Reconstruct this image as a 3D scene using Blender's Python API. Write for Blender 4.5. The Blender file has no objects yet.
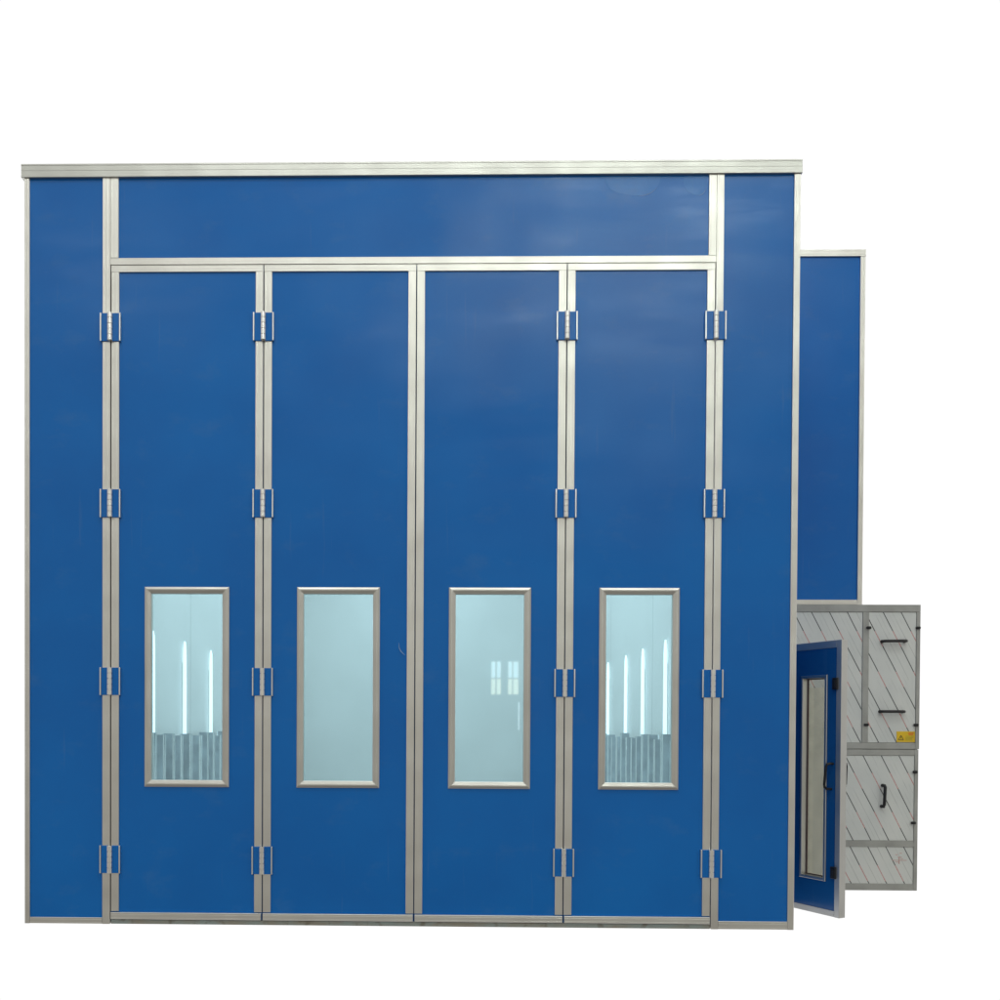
import bpy, bmesh, math, random
from mathutils import Matrix, Vector
random.seed(7)
U = 0.0068                      # one drawing unit in metres: all sizes below are in units
SC = bpy.context.scene
COL = SC.collection
D = 850.0

# ------------------------------------------------------------------ materials
def mat(name):
    m = bpy.data.materials.new(name); m.use_nodes = True
    nt = m.node_tree
    return m, nt, nt.nodes['Principled BSDF']

def node(nt, t, **kw):
    n = nt.nodes.new(t)
    for k, v in kw.items():
        if k.startswith('in_'):
            n.inputs[int(k[3:])].default_value = v
        else:
            setattr(n, k, v)
    return n

def mth(nt, op, a, b=None, c=None, clamp=False):
    n = nt.nodes.new('ShaderNodeMath'); n.operation = op; n.use_clamp = clamp
    for i, v in enumerate((a, b, c)):
        if v is None: continue
        if isinstance(v, (int, float)): n.inputs[i].default_value = v
        else: nt.links.new(v, n.inputs[i])
    return n.outputs[0]

def mixc(nt, f, a, b):
    n = nt.nodes.new('ShaderNodeMix'); n.data_type = 'RGBA'
    if isinstance(f, (int, float)): n.inputs[0].default_value = f
    else: nt.links.new(f, n.inputs[0])
    for i, v in ((6, a), (7, b)):
        if isinstance(v, tuple): n.inputs[i].default_value = v if len(v) == 4 else (*v, 1)
        else: nt.links.new(v, n.inputs[i])
    return n.outputs[2]

def noise(nt, coord, scale, detail=3, stretch=None, rough=.5):
    if stretch:
        mp = node(nt, 'ShaderNodeMapping'); mp.inputs['Scale'].default_value = stretch
        nt.links.new(coord, mp.inputs[0]); coord = mp.outputs[0]
    n = node(nt, 'ShaderNodeTexNoise'); n.inputs['Scale'].default_value = scale
    n.inputs['Detail'].default_value = detail; n.inputs['Roughness'].default_value = rough
    nt.links.new(coord, n.inputs['Vector'])
    return n.outputs['Fac']

def ramp(nt, f, pts):
    n = nt.nodes.new('ShaderNodeValToRGB'); e = n.color_ramp.elements
    while len(e) < len(pts): e.new(0.5)
    for i, (p, c) in enumerate(pts):
        e[i].position = p; e[i].color = c if len(c) == 4 else (*c, 1)
    nt.links.new(f, n.inputs[0])
    return n.outputs[0]

def rng(nt, f, a, b, c, d):
    n = nt.nodes.new('ShaderNodeMapRange')
    nt.links.new(f, n.inputs[0])
    for i, v in enumerate((a, b, c, d)): n.inputs[i+1].default_value = v
    return n.outputs[0]

def bump(nt, p, h, strength, dist, prev=None):
    b = node(nt, 'ShaderNodeBump'); b.inputs['Strength'].default_value = strength; b.inputs['Distance'].default_value = dist
    nt.links.new(h, b.inputs['Height'])
    if prev: nt.links.new(prev, b.inputs['Normal'])
    nt.links.new(b.outputs[0], p.inputs['Normal'])
    return b.outputs[0]

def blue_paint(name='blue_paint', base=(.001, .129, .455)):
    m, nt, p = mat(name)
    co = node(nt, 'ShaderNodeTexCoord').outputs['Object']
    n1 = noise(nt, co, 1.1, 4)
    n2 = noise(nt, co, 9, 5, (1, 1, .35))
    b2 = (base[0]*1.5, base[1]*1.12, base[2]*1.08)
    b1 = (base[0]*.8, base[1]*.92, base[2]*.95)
    c = mixc(nt, rng(nt, n1, .3, .7, 0, 1), b1, b2)
    # fine scuffs and dust in the film
    spk = rng(nt, noise(nt, co, 55, 2), .70, .80, 0, .10)
    c = mixc(nt, spk, c, (.10, .20, .36))
    scr = rng(nt, noise(nt, co, 3.2, 6, (1, 1, 1.6), .62), .56, .74, 0, .18)
    c = mixc(nt, scr, c, (.075, .19, .38))
    sct = rng(nt, noise(nt, co, 2.4, 5, (9, 1, .55)), .65, .77, 0, .20)
    c = mixc(nt, sct, c, (.09, .19, .36))
    nt.links.new(c, p.inputs['Base Color'])
    smu = noise(nt, co, 1.8, 5, (.5, 1, 2.6), .62)
    nt.links.new(rng(nt, smu, .32, .68, .12, .27), p.inputs['Roughness'])
    p.inputs['Specular IOR Level'].default_value = .30
    h = bump(nt, p, noise(nt, co, 1.2, 1, (1, 1, .8)), .35, .05)
    bump(nt, p, n2, .05, .01, h)
    return m

def whiten_back(o, m):
    """white lining on the sheet's inner face"""
    o.data.materials.append(m)
    for p in o.data.polygons:
        if p.normal.y > .9: p.material_index = len(o.data.materials)-1
    return o

def aluminium(name='aluminium', base=(.70, .685, .64), rough=.36, metallic=1.0):
    m, nt, p = mat(name)
    co = node(nt, 'ShaderNodeTexCoord').outputs['Object']
    n1 = noise(nt, co, 3.0, 4)
    c = mixc(nt, rng(nt, n1, .3, .7, 0, 1), tuple(v*.97 for v in base), tuple(min(1, v*1.04) for v in base))
    d = rng(nt, noise(nt, co, 16, 4), .66, .80, 0, .10)
    c = mixc(nt, d, c, tuple(v*.6 for v in base))
    nt.links.new(c, p.inputs['Base Color'])
    p.inputs['Metallic'].default_value = metallic
    nt.links.new(rng(nt, noise(nt, co, 5, 3), .3, .7, rough-.07, rough+.07), p.inputs['Roughness'])
    h = bump(nt, p, noise(nt, co, 4.0, 1, (1, 1, .8)), .6, .014)
    bump(nt, p, noise(nt, co, 40, 2), .05, .002, h)
    return m

def plain(name, base, rough=.5, metallic=0, spec=.5, var=.12, scale=8):
    m, nt, p = mat(name)
    co = node(nt, 'ShaderNodeTexCoord').outputs['Object']
    f = rng(nt, noise(nt, co, scale, 4), .3, .7, 0, 1)
    c = mixc(nt, f, tuple(v*(1-var) for v in base), tuple(min(1, v*(1+var)) for v in base))
    nt.links.new(c, p.inputs['Base Color'])
    p.inputs['Roughness'].default_value = rough; p.inputs['Metallic'].default_value = metallic
    p.inputs['Specular IOR Level'].default_value = spec
    return m

def glass(name, tint, refl=.07):
    m, nt, p = mat(name)
    nt.nodes.remove(p)
    out = nt.nodes['Material Output']
    tr = node(nt, 'ShaderNodeBsdfTransparent'); tr.inputs[0].default_value = (*tint, 1)
    gl = node(nt, 'ShaderNodeBsdfGlossy'); gl.inputs[0].default_value = (.9, .95, 1, 1); gl.inputs['Roughness'].default_value = .015
    lw = node(nt, 'ShaderNodeLayerWeight'); lw.inputs[0].default_value = .3
    f = mth(nt, 'ADD', mth(nt, 'MULTIPLY', lw.outputs['Fresnel'], .5), refl, clamp=True)
    mx = node(nt, 'ShaderNodeMixShader')
    nt.links.new(f, mx.inputs[0]); nt.links.new(tr.outputs[0], mx.inputs[1]); nt.links.new(gl.outputs[0], mx.inputs[2])
    nt.links.new(mx.outputs[0], out.inputs[0])
    return m

def emitter(name, col, s):
    m, nt, p = mat(name)
    p.inputs['Base Color'].default_value = (.8, .8, .8, 1)
    p.inputs['Emission Color'].default_value = (*col, 1); p.inputs['Emission Strength'].default_value = s
    return m

def film(name, c0, zred, period, redlen, root):
    """white protective film: slanted rows of print, black with red stretches, plus faint rows between"""
    m, nt, p = mat(name)
    co = node(nt, 'ShaderNodeTexCoord').outputs['Object']
    sp = node(nt, 'ShaderNodeSeparateXYZ'); nt.links.new(co, sp.inputs[0])
    x = mth(nt, 'ADD', mth(nt, 'DIVIDE', sp.outputs[0], U), root[0])
    z = mth(nt, 'ADD', mth(nt, 'DIVIDE', sp.outputs[2], U), root[2])
    c = mth(nt, 'SUBTRACT', mth(nt, 'ADD', x, mth(nt, 'DIVIDE', z, 1.92)), c0)
    wob = mth(nt, 'MULTIPLY', mth(nt, 'SUBTRACT', noise(nt, co, 2.5, 1), .5), 1.4)
    c = mth(nt, 'ADD', c, wob)
    def line(off, half):
        a = mth(nt, 'WRAP', mth(nt, 'ADD', c, off), 11.0, -11.0)
        return mth(nt, 'LESS_THAN', mth(nt, 'ABSOLUTE', a), half)
    big = line(0, .66)
    red = mth(nt, 'LESS_THAN', mth(nt, 'WRAP', mth(nt, 'SUBTRACT', zred, z), period, 0.0), redlen)
    txt = mth(nt, 'GREATER_THAN', noise(nt, co, 120, 1), .42)
    f1 = mth(nt, 'MULTIPLY', line(11, .45), rng(nt, noise(nt, co, 4, 2), .42, .58, 0, .35))
    f2 = mth(nt, 'MULTIPLY', line(6, .3), rng(nt, noise(nt, co, 5, 2, (1, 1, 1.3)), .5, .6, 0, .22))
    f3 = mth(nt, 'MULTIPLY', line(-6, .3), rng(nt, noise(nt, co, 5.5, 2, (1.3, 1, 1)), .5, .6, 0, .2))
    base = mixc(nt, rng(nt, noise(nt, co, 3, 4), .3, .7, 0, 1), (.63, .65, .63), (.71, .72, .69))
    base = mixc(nt, mth(nt, 'MAXIMUM', mth(nt, 'MAXIMUM', f1, f2), f3), base, (.24, .25, .24))
    prn = mixc(nt, red, (.10, .105, .105), (.55, .18, .17))
    fac = mth(nt, 'MULTIPLY', big, mth(nt, 'SUBTRACT', 1.0, mth(nt, 'MULTIPLY', mth(nt, 'MULTIPLY', red, txt), .35)))
    base = mixc(nt, fac, base, prn)
    nt.links.new(base, p.inputs['Base Color'])
    p.inputs['Roughness'].default_value = .38; p.inputs['Specular IOR Level'].default_value = .35
    bump(nt, p, noise(nt, co, 6, 3, (1, 1, .5)), .25, .02)
    return m

M = {}
M['blue'] = blue_paint()
M['alu'] = aluminium()
M['alu_frame'] = aluminium('window_frame_aluminium', (.60, .585, .545), .40)
M['door_alu'] = aluminium('side_door_aluminium', (.56, .555, .53), .58)
M['beam'] = aluminium('cap_rail_aluminium', (.53, .53, .495), .42)
M['steel'] = aluminium('bright_steel', (.80, .79, .76), .34)
M['grey'] = plain('grey_painted_steel', (.37, .37, .345), .5)
M['black'] = plain('black_plastic', (.012, .012, .013), .45)
M['rubber'] = plain('dark_rubber', (.03, .028, .026), .8)
M['brown'] = plain('brown_seal', (.10, .06, .055), .7)
M['glass'] = glass('cyan_tinted_glass', (.665, .82, .865), .05)
M['door_glass'] = glass('clear_door_glass', (.92, .92, .88), .04)
M['beige'] = plain('beige_panel', (.66, .64, .55), .5)
M['tube'] = emitter('lit_tube', (.95, .98, 1), 1.5)
M['yellow'] = plain('yellow_label', (.72, .47, .015), .5)
M['mark_black'] = plain('label_black_print', (.06, .05, .02), .6)
M['mark_red'] = plain('label_red_print', (.75, .13, .02), .6)
M['mark_green'] = plain('label_olive_print', (.30, .30, .03), .6)
M['faint_red'] = plain('faint_red_print', (.60, .36, .33), .6)
M['thread'] = plain('pale_film_edge', (.24, .38, .54), .5)
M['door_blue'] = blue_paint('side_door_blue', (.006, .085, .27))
M['flap'] = blue_paint('loose_blue_film', (.012, .150, .47))

def lining_mat():
    m, nt, p = mat('white_wall_lining')
    co = node(nt, 'ShaderNodeTexCoord').outputs['Object']
    sp = node(nt, 'ShaderNodeSeparateXYZ'); nt.links.new(co, sp.inputs[0])
    y = mth(nt, 'DIVIDE', sp.outputs[1], U)
    a = mth(nt, 'ABSOLUTE', mth(nt, 'WRAP', mth(nt, 'SUBTRACT', y, 544.0), 170.0, -170.0))
    s = mth(nt, 'LESS_THAN', a, 1.5)
    b = mixc(nt, rng(nt, noise(nt, co, 1.2, 3), .3, .7, 0, 1), (.70, .71, .70), (.76, .77, .76))
    nt.links.new(mixc(nt, mth(nt, 'MULTIPLY', s, .55), b, (.3, .32, .33)), p.inputs['Base Color'])
    p.inputs['Roughness'].default_value = .45
    return m
M['lining'] = lining_mat()

def galv_mat():
    m, nt, p = mat('galvanised_sheet')
    co = node(nt, 'ShaderNodeTexCoord').outputs['Object']
    v = node(nt, 'ShaderNodeTexVoronoi'); v.inputs['Scale'].default_value = 22; nt.links.new(co, v.inputs['Vector'])
    n1 = noise(nt, co, 6, 4)
    c = mixc(nt, v.outputs['Color'], (.82, .84, .85), (.88, .89, .90))
    c = mixc(nt, rng(nt, n1, .6, .75, 0, .3), c, (.25, .27, .28))
    nt.links.new(c, p.inputs['Base Color']); p.inputs['Metallic'].default_value = .8
    nt.links.new(rng(nt, n1, .3, .7, .14, .30), p.inputs['Roughness'])
    return m
M['galv'] = galv_mat()
M['zinc'] = plain('weathered_zinc', (.46, .51, .55), .45, .3, .5, .25, 5)  # darker tone: shade painted onto one side of each deep fold
M['mid_zinc'] = plain('dull_zinc', (.60, .64, .66), .4, .3, .5, .15, 5)  # mid tone: shade painted into the recesses, also on some random faces

def threshold_mat():
    m, nt, p = mat('worn_threshold')
    co = node(nt, 'ShaderNodeTexCoord').outputs['Object']
    n1 = noise(nt, co, 4, 5, (1, 1, 3)); n2 = noise(nt, co, 14, 4)
    c = mixc(nt, rng(nt, n1, .4, .6, 0, 1), (.29, .34, .33), (.30, .28, .23))
    c = mixc(nt, rng(nt, n2, .55, .7, 0, .7), c, (.16, .13, .09))
    nt.links.new(c, p.inputs['Base Color']); p.inputs['Roughness'].default_value = .7
    return m
M['threshold'] = threshold_mat()
M['concrete'] = plain('pale_concrete', (.50, .51, .50), .8)

# ------------------------------------------------------------------ mesh helpers (units)
class MB:
    def __init__(s): s.bm = bmesh.new(); s.mi = 0
    def _faces(s, vs, fs):
        v = [s.bm.verts.new(c) for c in vs]
        out = []
        for f in fs:
            fc = s.bm.faces.new([v[i] for i in f]); fc.material_index = s.mi; out.append(fc)
        return v, out
    def box(s, x0, x1, y0, y1, z0, z1, bev=0.0):
        vs = [(x0,y0,z0),(x1,y0,z0),(x1,y1,z0),(x0,y1,z0),(x0,y0,z1),(x1,y0,z1),(x1,y1,z1),(x0,y1,z1)]
        v, f = s._faces(vs, [(0,3,2,1),(4,5,6,7),(0,1,5,4),(1,2,6,5),(2,3,7,6),(3,0,4,7)])
        if bev:
            es = list({e for q in f for e in q.edges})
            r = bmesh.ops.bevel(s.bm, geom=es, offset=bev, segments=2, affect='EDGES', profile=.5)
            for q in r['faces']: q.material_index = s.mi
        return s
    def prism(s, poly, a0, a1, axis):
        """poly: list of (p, q) swept from a0 to a1 along axis 'x' (p=y,q=z), 'y' (p=x,q=z) or 'z' (p=x,q=y)"""
        def P(p, q, a): return (a,p,q) if axis == 'x' else ((p,a,q) if axis == 'y' else (p,q,a))
        n = len(poly)
        vs = [P(p,q,a0) for p,q in poly] + [P(p,q,a1) for p,q in poly]
        fs = [(i,(i+1)%n,n+(i+1)%n,n+i) for i in range(n)] + [tuple(range(n))[::-1], tuple(range(n,2*n))]
        s._faces(vs, fs); return s
    def ring_slab(s, o, h, y0, y1):
        (x0,x1,z0,z1),(a0,a1,b0,b1) = o, h
        O = [(x0,z0),(x1,z0),(x1,z1),(x0,z1)]; I = [(a0,b0),(a1,b0),(a1,b1),(a0,b1)]
        vs = [(x,y0,z) for x,z in O]+[(x,y0,z) for x,z in I]+[(x,y1,z) for x,z in O]+[(x,y1,z) for x,z in I]
        fs = []
        for i in range(4):
            j = (i+1)%4
            fs += [(i,j,4+j,4+i),(8+j,8+i,12+i,12+j),(8+i,8+j,j,i),(4+i,4+j,12+j,12+i)]
        s._faces(vs, fs); return s
    def frame(s, o, prof):
        """mitred frame: prof = closed list of (inset, y)"""
        x0,x1,z0,z1 = o; n = len(prof); vs = []
        for sx, sz in ((0,0),(1,0),(1,1),(0,1)):
            for t, y in prof:
                vs.append((x1-t if sx else x0+t, y, z1-t if sz else z0+t))
        fs = []
        for k in range(4):
            a, b = k*n, ((k+1)%4)*n
            fs += [(a+i, b+i, b+(i+1)%n, a+(i+1)%n) for i in range(n)]
        s._faces(vs, fs); return s
    def tube(s, pts, r, seg=10, cap=True):
        pts = [Vector(p) for p in pts]; rings = []
        rr = r if isinstance(r, (list, tuple)) else [r]*len(pts)
        for i, p in enumerate(pts):
            d = (pts[min(i+1,len(pts)-1)]-pts[max(i-1,0)]).normalized()
            up = Vector((0,0,1)) if abs(d.z) < .9 else Vector((1,0,0))
            a = d.cross(up).normalized(); b = d.cross(a).normalized()
            rings.append([s.bm.verts.new(p+(a*math.cos(t*2*math.pi/seg)+b*math.sin(t*2*math.pi/seg))*rr[i]) for t in range(seg)])
        for A, B in zip(rings, rings[1:]):
            for t in range(seg):
                f = s.bm.faces.new([A[t],A[(t+1)%seg],B[(t+1)%seg],B[t]]); f.material_index = s.mi; f.smooth = True
        if cap:
            for R_ in (rings[0][::-1], rings[-1]):
                f = s.bm.faces.new(R_); f.material_index = s.mi
                for e in f.edges: e.smooth = False
        return s
    def build(s, name, mats, parent=None, xf=None):
        """links the shape as ONE mesh object; geometry was given in world units, kept local to the thing's root"""
        bm = s.bm
        bmesh.ops.recalc_face_normals(bm, faces=bm.faces)
        if xf is not None: bm.transform(xf)
        off = ROOT_AT.get(top(parent).name if parent else None, Vector((0,0,0)))
        bm.transform(Matrix.Translation(-off))
        bm.transform(Matrix.Scale(U, 4))
        me = bpy.data.meshes.new(name); bm.to_mesh(me); bm.free()
        for m in (mats if isinstance(mats, list) else [mats]): me.materials.append(m)
        o = bpy.data.objects.new(name, me); COL.objects.link(o)
        if parent: o.parent = parent
        return o

ROOT_AT = {}
def top(o):
    while o.parent: o = o.parent
    return o
def thing(name, label, cat, at, group=None):
    o = bpy.data.objects.new(name, None); COL.objects.link(o)
    o.location = Vector(at)*U; o.empty_display_size = .2
    o['label'] = label; o['category'] = cat
    if group: o['group'] = group
    ROOT_AT[o.name] = Vector(at)
    return o
def struct(name, mb, m):
    o = mb.build(name, m); o['kind'] = 'structure'; return o

# trims: extrusions with two shallow grooves on the face
def trim_prof(a0, a1, yf, yb, g=.08):
    w = a1-a0; k = w*.14
    return [(a0, yb), (a0, yf+.3), (a0+.3, yf), (a0+k*1.6, yf), (a0+k*1.9, yf+g), (a0+k*2.2, yf), (a1-k*2.2, yf), (a1-k*1.9, yf+g), (a1-k*1.6, yf),
            (a1-.3, yf), (a1, yf+.3), (a1, yb)]
def vtrim(x0, x1, z0, z1, yf=-1.5, yb=.4):
    return MB().prism(trim_prof(x0, x1, yf, yb), z0, z1, 'z')
def htrim(x0, x1, z0, z1, yf=-1.5, yb=.4):
    return MB().prism([(y, z) for z, y in trim_prof(z0, z1, yf, yb)], x0, x1, 'x')

# ------------------------------------------------------------------ setting
fl = MB()
fl.box(-412, 346, 12, 1275, -1.0, -.5)
fl.box(366, 580, 224, 330, -1.0, -.3)
struct('floor', fl, M['concrete'])

# ------------------------------------------------------------------ spray booth
booth = thing('spray_booth', 'large blue spray booth with four tall folding doors, each with a window, framed in aluminium', 'spray booth', (-33, 0, 0))
W0, W1, YB, ZT = -418.0, 352.4, 1275.0, 746.4
G = [-331.0, -177.7, -25.4, 123.7, 269.9]

whiten_back(MB().box(-413.3, -339, 0, 7, 3, ZT+2).build('front_panel', M['blue'], booth), M['lining'])
whiten_back(MB().box(277.4, 346.5, 0, 7, 3, ZT+2).build('front_panel', M['blue'], booth), M['lining'])
whiten_back(MB().box(-331, 269.8, 0, 7, 662, ZT+2).build('header_panel', M['blue'], booth), M['lining'])
vtrim(W0, -412.9, 0, ZT-.2, -1.6, 8).build('corner_post', M['alu'], booth)
vtrim(346.2, W1, 0, ZT-.2, -1.6, 8).build('corner_post', M['alu'], booth)
vtrim(-339.4, -331.5, 0, ZT-.2, -1.5, 7.5).build('door_post', M['alu'], booth)
vtrim(270.4, 277.7, 0, ZT-.2, -1.5, 7.5).build('door_post', M['alu'], booth)
vtrim(-331.4, -323.4, 667, ZT-.2, -1.4, 7.4).build('upper_post', M['alu'], booth)
vtrim(262.8, 270.3, 667, ZT-.2, -1.4, 7.4).build('upper_post', M['alu'], booth)
htrim(-331.3, 270.2, 659.9, 666.8, -1.45, 7.4).build('transom', M['alu'], booth)
htrim(-412.7, -339.6, 0, 6.3, -1.2, 7.3).build('base_rail', M['alu'], booth)
htrim(277.9, 346.0, 0, 8.0, -1.2, 7.3).build('base_rail', M['alu'], booth)
# cap rail: an extrusion with a lip and two grooves
MB().prism([(9, 746.2), (-2.6, 746.2), (-3, 746.6), (-3, 748.2), (-2.75, 748.5), (-2.75, 752.6), (-2.9, 752.8), (-2.9, 753.6), (-2.75, 753.8), (-2.75, 757.7), (-3, 758), (-3, 759.2), (-2.5, 759.7), (9, 759.7)],
           -420.6, 353.3, 'x').build('cap_rail', M['beam'], booth)
MB().box(-330.8, 269.8, -.6, 8.5, 0, 4.4, .4).build('threshold', M['threshold'], booth)
MB().box(W0+.3, -412.5, 8.2, YB, 0, ZT+8).build('side_wall', M['blue'], booth)
MB().box(347.2, 352.0, 8.2, YB, 0, ZT+8).build('side_wall', M['blue'], booth)
vtrim(347, 352.8, 0, 297, 187.2, 192).build('side_door_post', M['alu'], booth)
MB().box(W0+.4, 351.9, YB+.1, YB+6, 0, ZT+8).build('rear_wall', M['blue'], booth)
MB().box(W0+.5, 351.8, 9.2, YB+5.8, ZT+8.2, ZT+12).build('roof', M['blue'], booth)
MB().box(-412.2, -411.2, 9, YB-1.5, 0, 700).build('wall_lining', M['lining'], booth)
MB().box(346, 346.7, 9, YB-1.5, 0, 700).build('wall_lining', M['lining'], booth)
MB().box(-411, 345.8, YB-1.2, YB-.2, 0, 700).build('wall_lining', M['lining'], booth)
MB().box(-412, 346.6, 9, YB-.2, 700.4, 704).build('ceiling', M['lining'], booth)

# loose patches of the blue protective film below the cap rail
def flap(cx, hw, dp, x1=1e9, k0=-2.6):
    b = MB(); n = 26; pts = []
    for i in range(n+1):
        t = math.pi*i/n
        x = cx-hw*math.cos(t); z = 746-dp*max(0,math.sin(t))**.8*(1+.06*math.sin(3*t+1))
        pts.append((min(x, x1), z))
    b.mi = 0; b.prism(pts, -.12, .1, 'y')
    b.mi = 1; e = [(x, -.12, z) for x, z in pts[1:-1] if x < x1]
    b.tube(e[14:22], [.03, .1, .14, .16, .16, .14, .1, .03][:len(e[14:22])], 6)
    return b.build('loose_film', [M['flap'], M['thread']], booth)
flap(188, 27, 20); flap(250, 12, 20, 262.6)

WIN = [(-296.8, -211.6), (-143.6, -60.6), (8.3, 90.0), (157.8, 237.2)]
WZ = (138.6, 339.2)
ZB, ZD = 13.0, 652.6
FPROF = [(0, .4), (0, -1.1), (.5, -1.6), (2.3, -2.5), (3.4, -2.5), (6.2, -1.5), (6.8, -1.0), (6.8, 3.4), (5.6, 3.4), (5.6, .4)]
for k in range(4):
    x0, x1 = G[k]+.15, G[k+1]-.15
    w0, w1 = WIN[k]
    d = MB().ring_slab((x0+.2, x1-.2, 5.0, 659.2), (w0+4, w1-4, WZ[0]+4, WZ[1]-4), 0, 6.6).build('folding_door', M['blue'], booth)
    whiten_back(d, M['lining'])
    vtrim(x0+.35, x0+8.2, ZB+.1, ZD-.1).build('stile', M['alu'], d)
    vtrim(x1-8.0, x1-.35, ZB+.1, ZD-.1).build('stile', M['alu'], d)
    htrim(x0+.35, x1-.35, ZD, 659.4, -1.55).build('top_rail', M['alu'], d)
    htrim(x0+.8, x1-.8, 5.4, ZB-.9, -3.2).build('bottom_rail', M['alu'], d)
    MB().box(x0-.5, x0+.6, .15, 6.2, 5.0, 659).build('door_seal', M['rubber'], d)
    MB().frame((w0, w1, *WZ), FPROF).build('window_frame', M['alu_frame'], d)
    g = MB(); g.box(w0+6.0, w1-6.0, 2.2, 3.0, WZ[0]+6.0, WZ[1]-6.0); g.build('window_pane', M['glass'], d)
    if k == 1:
        pts = [(-41.5, -.3, 284), (-41.2, -.9, 279), (-39.5, -1.6, 275.5), (-37, -1.9, 273), (-35.2, -1.7, 271.5)]
        MB().tube(pts, [.12, .3, .38, .3, .12], 6).build('film_thread', M['thread'], d)

# hinges
HZ = [(583.8, 611.4), (408.3, 436.1), (230.5, 258.0), (51.6, 79.2)]
def make_hinge(x, z0, z1):
    b = MB(); n = 5; dz = (z1-z0)/n
    for i in range(n):
        b.tube([(x, -3.6, z0+i*dz+.25), (x, -3.6, z0+(i+1)*dz-.25)], 2.6, 16)
    b.tube([(x, -3.6, z0), (x, -3.6, z1)], 1.5, 10)
    h = b.build('hinge', M['steel'], booth)
    for s in (-1, 1):
        l = MB(); l.mi = 0
        a, c = sorted((x+s*1.6, x+s*8.9)); l.box(a, c, -2.9, -1.4, z0, z1, .2)
        l.mi = 1
        a, c = sorted((x+s*9.0, x+s*10.4)); l.box(a, c, -3.5, -.2, z0-.2, z1+.2, .3)
        l.build('hinge_leaf', [M['blue'], M['steel']], h)
for x in (G[0], G[1], G[3], G[4]):
    for z0, z1 in HZ: make_hinge(x, z0, z1)

# side door standing open on the right wall
A = Vector((421., 50., 0)); B = Vector((353.2, 186., 0)); dl = (B-A).length
ds = (B-A).normalized(); dn = Vector((-ds.y, ds.x, 0))
if dn.y > 0: dn = -dn
XF = Matrix(((ds.x, dn.x, 0, A.x), (ds.y, dn.y, 0, A.y), (0, 0, 1, 0), (0, 0, 0, 1)))   # local x along the leaf, local y out of the seen face
S0, S1, Z0, Z1 = 0.6, dl, 1.0, 293.5
WO = (16.6, 50.6, 37., 258.)
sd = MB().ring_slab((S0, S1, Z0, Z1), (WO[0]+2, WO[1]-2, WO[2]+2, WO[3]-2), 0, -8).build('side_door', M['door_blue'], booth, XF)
def part(mb, name, m, par=sd): return mb.build(name, m, par, XF)
b = MB(); b.box(-.5, 5.6, -8.6, .7, Z0-.4, Z1+.4, .3); part(b, 'edge_stile', M['door_alu'])
b = MB(); b.box(5.7, S1, -8.5, .6, Z1-7.5, Z1+.3, .3); part(b, 'top_rail', M['door_alu'])
b = MB(); b.box(5.7, S1, -8.5, .6, Z0-.3, Z0+6.2, .3); part(b, 'bottom_rail', M['door_alu'])
part(MB().frame(WO, [(0, -.4), (0, .9), (.5, 1.4), (2.6, 1.4), (3.2, .9), (3.2, -8.2), (1.8, -8.2), (1.8, -.4)]), 'window_frame', M['alu_frame'])
b = MB(); b.box(WO[0]+3, WO[1]-3, -8.0, -7.4, WO[2]+3, WO[3]-3); part(b, 'window_pane', M['door_glass'])
part(MB().frame((WO[0]+3.1, WO[1]-3.1, WO[2]+3.1, WO[3]-3.1), [(0, -7.3), (0, -6.2), (1.1, -6.2), (1.1, -7.3)]), 'glazing_seal', M['brown'])
def pull(sgn, y, k=1.0):
    b = MB()
    b.tube([(9.0, y, 163), (9.6, y+sgn*3.5*k, 163.4), (10.4, y+sgn*7.2*k, 162.6), (11.2, y+sgn*7.8*k, 160), (12.6, y+sgn*8.4*k, 141),
            (12.6, y+sgn*8.0*k, 138.6), (11.9, y+sgn*5.5*k, 136.4), (10.8, y, 136.2)], 1.35, 10)
    part(b, 'pull_handle', M['black'])
pull(1, 0, 1.05); pull(-1, -8, 1.95)
for z in (241.5, 41.5):
    b = MB(); b.box(3.2, 9.2, .5, 3.0, z, z+12.6, .5); b.box(4.6, 7.8, 3, 3.8, z+2, z+10, .3); part(b, 'lock_block', M['black'])

# ------------------------------------------------------------------ duct housing on the cabinet
CY = 212.0
duct = thing('duct_housing', 'tall narrow blue duct housing in an aluminium frame, standing on the striped cabinet', 'duct housing', (440, CY+55, 354.4))
MB().box(357, 518, CY+4, CY+110, 356, 788).build('body', M['blue'], duct)
htrim(355.5, 522.4, 783.6, 792.0, CY+1.8, CY+111).build('top_rail', M['alu'], duct)
htrim(355.5, 516.0, 354.5, 360.4, CY+1.8, CY+111).build('bottom_rail', M['alu'], duct)
vtrim(516.2, 522.3, 354.5, 783.4, CY+2, CY+111).build('corner_post', M['alu'], duct)
vtrim(355.6, 361, 360.6, 783.4, CY+2, CY+111).build('corner_post', M['alu'], duct)

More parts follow.
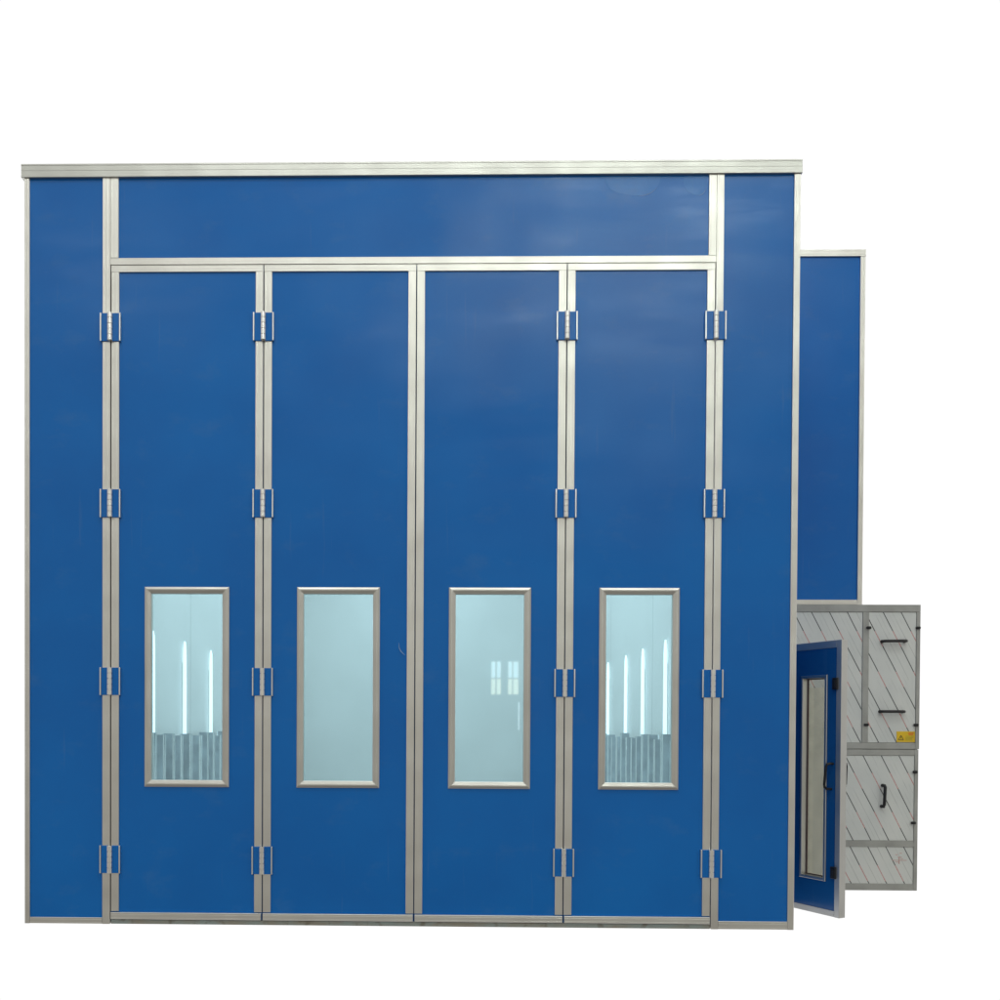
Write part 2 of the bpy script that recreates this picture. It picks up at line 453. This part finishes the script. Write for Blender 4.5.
# ------------------------------------------------------------------ filter cabinet
CR = (476, CY+60, 0)
cab = thing('filter_cabinet', 'grey filter cabinet covered in striped white film, with black handles and a yellow sticker', 'cabinet', CR)
X0, X1 = 361.0, 593.2
M['film_up'] = film('striped_film_upper', 727.4, 321.5, 50.0, 19.0, CR)
M['film_low'] = film('striped_film_lower', 612.0, 145.8, 48.5, 19.5, CR)
M['film_foot'] = film('striped_film_foot', 560.4, 31.0, 48.5, 19.5, CR)
MB().box(X0+.6, X1-.6, CY+3, CY+120, .5, 353.5).build('carcass', M['grey'], cab)
fr = MB()
fr.box(X0, X1, CY, CY+121, 345.2, 354.2, .4)
fr.box(588.6, X1, CY+.05, CY+8, 175.6, 345.1, .4); fr.box(588.0, X1-.7, CY+.05, CY+8, 0, 174.9, .4)
fr.box(522.6, 530.2, CY+.1, CY+6, 183.5, 345.1, .4)
fr.box(X0, 588.5, CY+.1, CY+8, 175.7, 183.4, .4); fr.box(X0, 587.9, CY+.1, CY+8, 167.6, 174.9, .4)
fr.box(X0, 587.9, CY+.1, CY+6, 54.4, 61.9, .4); fr.box(X0, 587.9, CY+.1, CY+121, 0, 8.3, .4)
fr.box(X0, X0+7, CY+.15, CY+6, 8.4, 345, .4)
fr.build('frame', M['grey'], cab)
b = MB(); b.box(X0+7.2, 522.4, CY+1.2, CY+4, 183.6, 345.0); b.build('film_panel', M['film_up'], cab)
ap = MB().box(530.5, 588.3, CY+.9, CY+4, 183.7, 344.9, .25).build('access_panel', M['film_up'], cab)
lp = MB().box(X0+7.2, 587.7, CY+.9, CY+4, 62.1, 167.4, .25).build('access_panel', M['film_low'], cab)
bp = MB(); bp.box(X0+7.2, 587.7, CY+1.2, CY+4, 8.5, 54.2)
bp.mi = 1
for (x, z, w, h) in ((566, 44, 3, .8), (571, 46, 3, .8), (569, 41, 5, .8), (562, 37.2, 18, .7), (570, 33, 1.2, 8), (566, 35, 4, .7), (573, 39, 2.5, .7)):
    bp.box(x, x+w, CY+1.05, CY+1.3, z, z+h)
bp.build('film_panel', [M['film_foot'], M['faint_red']], cab)
# unfilmed sheet seen through the side door's pane
b = MB(); b.box(430, 478, CY-.7, CY-.1, 10, 251, .1); b.build('bare_panel', M['beige'], cab)

def knob(x, z, par):
    b = MB(); b.box(x-3.0, x+3.0, CY-2.2, CY+.2, z-1.7, z+1.7, 1.1); b.tube([(x, CY-3.6, z), (x, CY-2, z)], [1.0, 1.3], 10)
    b.build('knob', M['black'], par)
for x, z in ((529.4, 325.6), (589.8, 325.6), (527.6, 205.6), (588.4, 205.6)): knob(x, z, ap)
for x, z in ((588.0, 147.4), (586.6, 84.4)): knob(x, z, lp)
def bar_handle(p0, p1, par):
    y = CY+1; p0 = Vector((p0[0], y, p0[1])); p1 = Vector((p1[0], y, p1[1])); o = Vector((0, -7, 0)); t = (p1-p0)*.06
    b = MB(); b.tube([p0, p0+o*.8, p0+o+t, p1+o-t, p1+o*.8, p1], 1.85, 10)
    for q in (p0, p1): b.tube([q, q+Vector((0, -1.5, 0))], 2.1, 12)
    b.build('handle', M['black'], par)
bar_handle((546.2, 308.6), (573.6, 309.0), ap); bar_handle((544.8, 222.0), (572.0, 222.0), ap)
bar_handle((549.0, 130.5), (548.0, 104.6), lp)
s = MB(); s.mi = 0; s.box(565.6, 588.0, CY+.3, CY+.95, 184.3, 197.6, .1)
yy = (CY+.15, CY+.32)
s.mi = 1
tx, tz = 570.6, 186.6
def bar(x0, z0, x1, z1, w):
    d = Vector((x1-x0, z1-z0)).normalized(); n = Vector((-d.y, d.x))*w/2
    s.prism([(x0+n.x, z0+n.y), (x1+n.x, z1+n.y), (x1-n.x, z1-n.y), (x0-n.x, z0-n.y)], yy[0], yy[1], 'y')
bar(567.6, 187.0, 573.9, 187.0, .7); bar(567.6, 187.2, 570.7, 192.6, .7); bar(573.9, 187.2, 570.9, 192.6, .7)
s.box(570.45, 571.05, *yy, 189.0, 191.0); s.box(570.45, 571.05, *yy, 187.9, 188.5)
s.mi = 2
for x0, x1, z in ((579.5, 583.0, 194.8), (583.6, 586.2, 194.9), (580.2, 585.6, 193.2)): s.box(x0, x1, *yy, z, z+1.1)
s.mi = 3
for x0, x1, z in ((576.2, 582, 191.2), (582.6, 586.4, 191.3), (576.2, 586.0, 189.6), (576.2, 584.4, 188.0), (576.2, 585.4, 186.5)): s.box(x0, x1, *yy, z, z+.55)
s.build('warning_sticker', [M['yellow'], M['mark_black'], M['mark_red'], M['mark_green']], ap)

# ------------------------------------------------------------------ inside the booth
def corrugated(side, y0, y1):
    x = -411.0 if side < 0 else 345.8
    g = thing('corrugated_screen', 'folded galvanised steel screen standing behind the %s window, seen through its lower part' % ('leftmost' if side < 0 else 'rightmost'),
              'steel screen', (x-side*9, (y0+y1)/2, 0))
    MB().box(min(x, x-side*24), max(x, x-side*24), y0, y1, 0, 93).build('plinth', M['lining'], g)
    y = y0
    while y < y1-20:
        w = random.uniform(34, 60); b = MB(); zt = 187+random.uniform(-5, 5.5); zb = 93.2+random.choice((0, 0, 0, 2, 4))
        pr = [(0, 1), (.08, 1), (.16, 13), (.24, 13.5), (.28, 9), (.33, 9), (.37, 13.5), (.46, 13), (.54, 3), (.62, 3), (.66, 9), (.72, 9.5), (.76, 3), (.88, 3.5), (.94, 1), (1, 1)]
        tw = random.uniform(-1.2, 1.2)
        out = [(x-side*(d+8+tw*t), y+t*w) for t, d in pr]; inn = [(p+side*.8, q) for p, q in out][::-1]
        b.prism(out+inn, zb, zt, 'z')
        b.bm.faces.ensure_lookup_table()
        for i in range(len(pr)-1):
            d0, d1 = pr[i][1], pr[i+1][1]
            b.bm.faces[i].material_index = 1 if abs(d0-d1) > 5 and d1 > d0 else (2 if max(d0, d1) < 5 or random.random() < .2 else 0)  # fold sides and recesses get their shade by material
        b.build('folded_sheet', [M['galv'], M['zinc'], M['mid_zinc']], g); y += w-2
corrugated(-1, 250, 1130); corrugated(1, 330, 1200)

def tube_lamp(side, y, label):
    x = -411.0 if side < 0 else 345.9
    xi = x-side*3.6; g = thing('tube_lamp', label, 'lamp', (x-side*2, y, 180), 'lit tube lamps on the inner booth walls')
    MB().box(min(x, x-side*1.4), max(x, x-side*1.4), y-.8, y+.8, 164, 300, .2).build('batten', M['lining'], g)
    MB().tube([(xi, y, 166), (xi, y, 240), (xi, y, 312), (xi, y, 328), (xi, y, 335)], [3.0, 3.0, 2.8, 2.3, 1.2], 12).build('tube', M['tube'], g)
    MB().tube([(xi, y, 163), (xi, y, 167)], 3.2, 12).build('end_cap', M['steel'], g)
for y, l in ((350, 'lit white tube lamp at the left edge of the leftmost window pane'),
             (500, 'lit white tube lamp in the middle of the leftmost window pane'),
             (655, 'lit white tube lamp towards the right edge of the leftmost window pane')): tube_lamp(-1, y, l)
for y, l in ((450, 'longest lit white tube lamp in the rightmost door window, near its right side'),
             (594, 'second longest lit tube lamp in the rightmost door window, next to the longest'),
             (725, 'third longest lit tube lamp in the rightmost door window, second from its left side'),
             (892, 'shortest lit white tube lamp in the rightmost door window, at its left side')): tube_lamp(1, y, l)

# ------------------------------------------------------------------ light
w = bpy.data.worlds.new('World'); SC.world = w; w.use_nodes = True
nt = w.node_tree; bg = nt.nodes['Background']
tc = node(nt, 'ShaderNodeTexCoord'); sp = node(nt, 'ShaderNodeSeparateXYZ'); nt.links.new(tc.outputs['Generated'], sp.inputs[0])
wx, wy, wz = sp.outputs
hall = ramp(nt, mth(nt, 'MULTIPLY_ADD', wz, .5, .5), [(0, (.18, .17, .16)), (.36, (.29, .28, .255)), (.47, (.42, .405, .37)), (.56, (.48, .47, .44)),
                                                   (.66, (.62, .61, .58)), (.78, (.78, .775, .75)), (1, (.7, .7, .7))])
ay = mth(nt, 'MAXIMUM', mth(nt, 'MULTIPLY', wy, -1.0), .02)
s_, t_ = mth(nt, 'DIVIDE', wx, ay), mth(nt, 'DIVIDE', wz, ay)
def rect(s0, s1, t0, t1, e):
    def edge(v, a, b):
        n = nt.nodes.new('ShaderNodeMapRange'); n.interpolation_type = 'SMOOTHSTEP'; nt.links.new(v, n.inputs[0])
        n.inputs[1].default_value = a; n.inputs[2].default_value = b; return n.outputs[0]
    return mth(nt, 'MULTIPLY', mth(nt, 'MULTIPLY', edge(s_, s0-e, s0+e), edge(s_, s1+e, s1-e)), mth(nt, 'MULTIPLY', edge(t_, t0-e, t0+e), edge(t_, t1+e, t1-e)))
def add_light(col, f, c):
    n = nt.nodes.new('ShaderNodeMix'); n.data_type = 'RGBA'; n.blend_type = 'ADD'
    nt.links.new(f, n.inputs[0]); nt.links.new(col, n.inputs[6]); n.inputs[7].default_value = (*c, 1); return n.outputs[2]
# the hall opposite: two small barred windows and soft roof lights, mirrored in the panes and the paint
for (a, b_) in ((.0599, .0647), (.0664, .0711), (.0797, .0842), (.0856, .0917)):
    for (c, d) in ((.0592, .0784), (.0398, .0578)):
        hall = add_light(hall, rect(a, b_, c, d, .0012), (3.5, 3.2, 2.2) if c < .05 else (2.7, 3.1, 3.0))
hall = add_light(hall, rect(.0917, .0931, -.002, .031, .0010), (3, 3, 2.9))
for (a, b_, c, d, q, e) in ((.09, .20, .597, .617, 34, .013), (.25, .335, .59, .618, 19, .014), (.35, .42, .588, .612, 16, .010), (.02, .13, .485, .512, 13, .014), (.19, .30, .465, .495, 13, .014),
                            (.345, .42, .445, .465, 6, .012), (-.10, -.02, .45, .51, 3.5, .02), (.17, .28, .36, .385, 4, .014), (-.46, -.30, .52, .56, 3.2, .02)):
    hall = add_light(hall, rect(a, b_, c, d, e), (q*1.08, q*1.22, q*1.1))
front = mth(nt, 'GREATER_THAN', wy, -.12)
bgc = mixc(nt, front, hall, (1.02, 1.02, 1.02))
nt.links.new(bgc, bg.inputs[0]); bg.inputs[1].default_value = 1.0

def area(name, at, to, sx, sy, power, col):
    l = bpy.data.lights.new(name, 'AREA'); l.shape = 'RECTANGLE'; l.size = sx*U; l.size_y = sy*U; l.energy = power; l.color = col
    o = bpy.data.objects.new(name, l); COL.objects.link(o); o.location = Vector(at)*U
    o.rotation_euler = (Vector(to)-Vector(at)).to_track_quat('-Z', 'Y').to_euler(); return o
area('hall_roof_light', (40, -640, 1560), (0, 0, 560), 1300, 400, 215, (.95, 1, .95))
area('booth_ceiling_light', (-33, 640, 696), (-33, 640, 0), 560, 1000, 285, (1, 1, 1))  # unseen lamp, added to brighten the booth interior

# ------------------------------------------------------------------ camera
cam = bpy.data.cameras.new('Camera'); co = bpy.data.objects.new('Camera', cam); COL.objects.link(co); SC.camera = co
yaw, pitch, roll = 0.0167821, -0.01112598, -0.00488165
Rm = Matrix.Rotation(yaw, 3, 'Z') @ Matrix.Rotation(pitch, 3, 'X') @ Matrix.Rotation(roll, 3, 'Y')
r, f, u = Rm.col[0], Rm.col[1], Rm.col[2]
co.matrix_world = Matrix(((r.x, u.x, -f.x, 0), (r.y, u.y, -f.y, -D*U), (r.z, u.z, -f.z, 199*U), (0, 0, 0, 1)))
cam.sensor_fit = 'HORIZONTAL'; cam.sensor_width = 36; cam.lens = 36*.85
cam.shift_x = (500-425.687)/1000; cam.shift_y = (737.388-500)/1000
cam.clip_start = .05; cam.clip_end = 200
SC.view_settings.view_transform = 'Standard'; SC.view_settings.look = 'None'; SC.view_settings.exposure = 0; SC.view_settings.gamma = 1
SC.render.engine = 'CYCLES'; SC.cycles.max_bounces = 8; SC.cycles.transparent_max_bounces = 12; SC.cycles.use_denoising = True
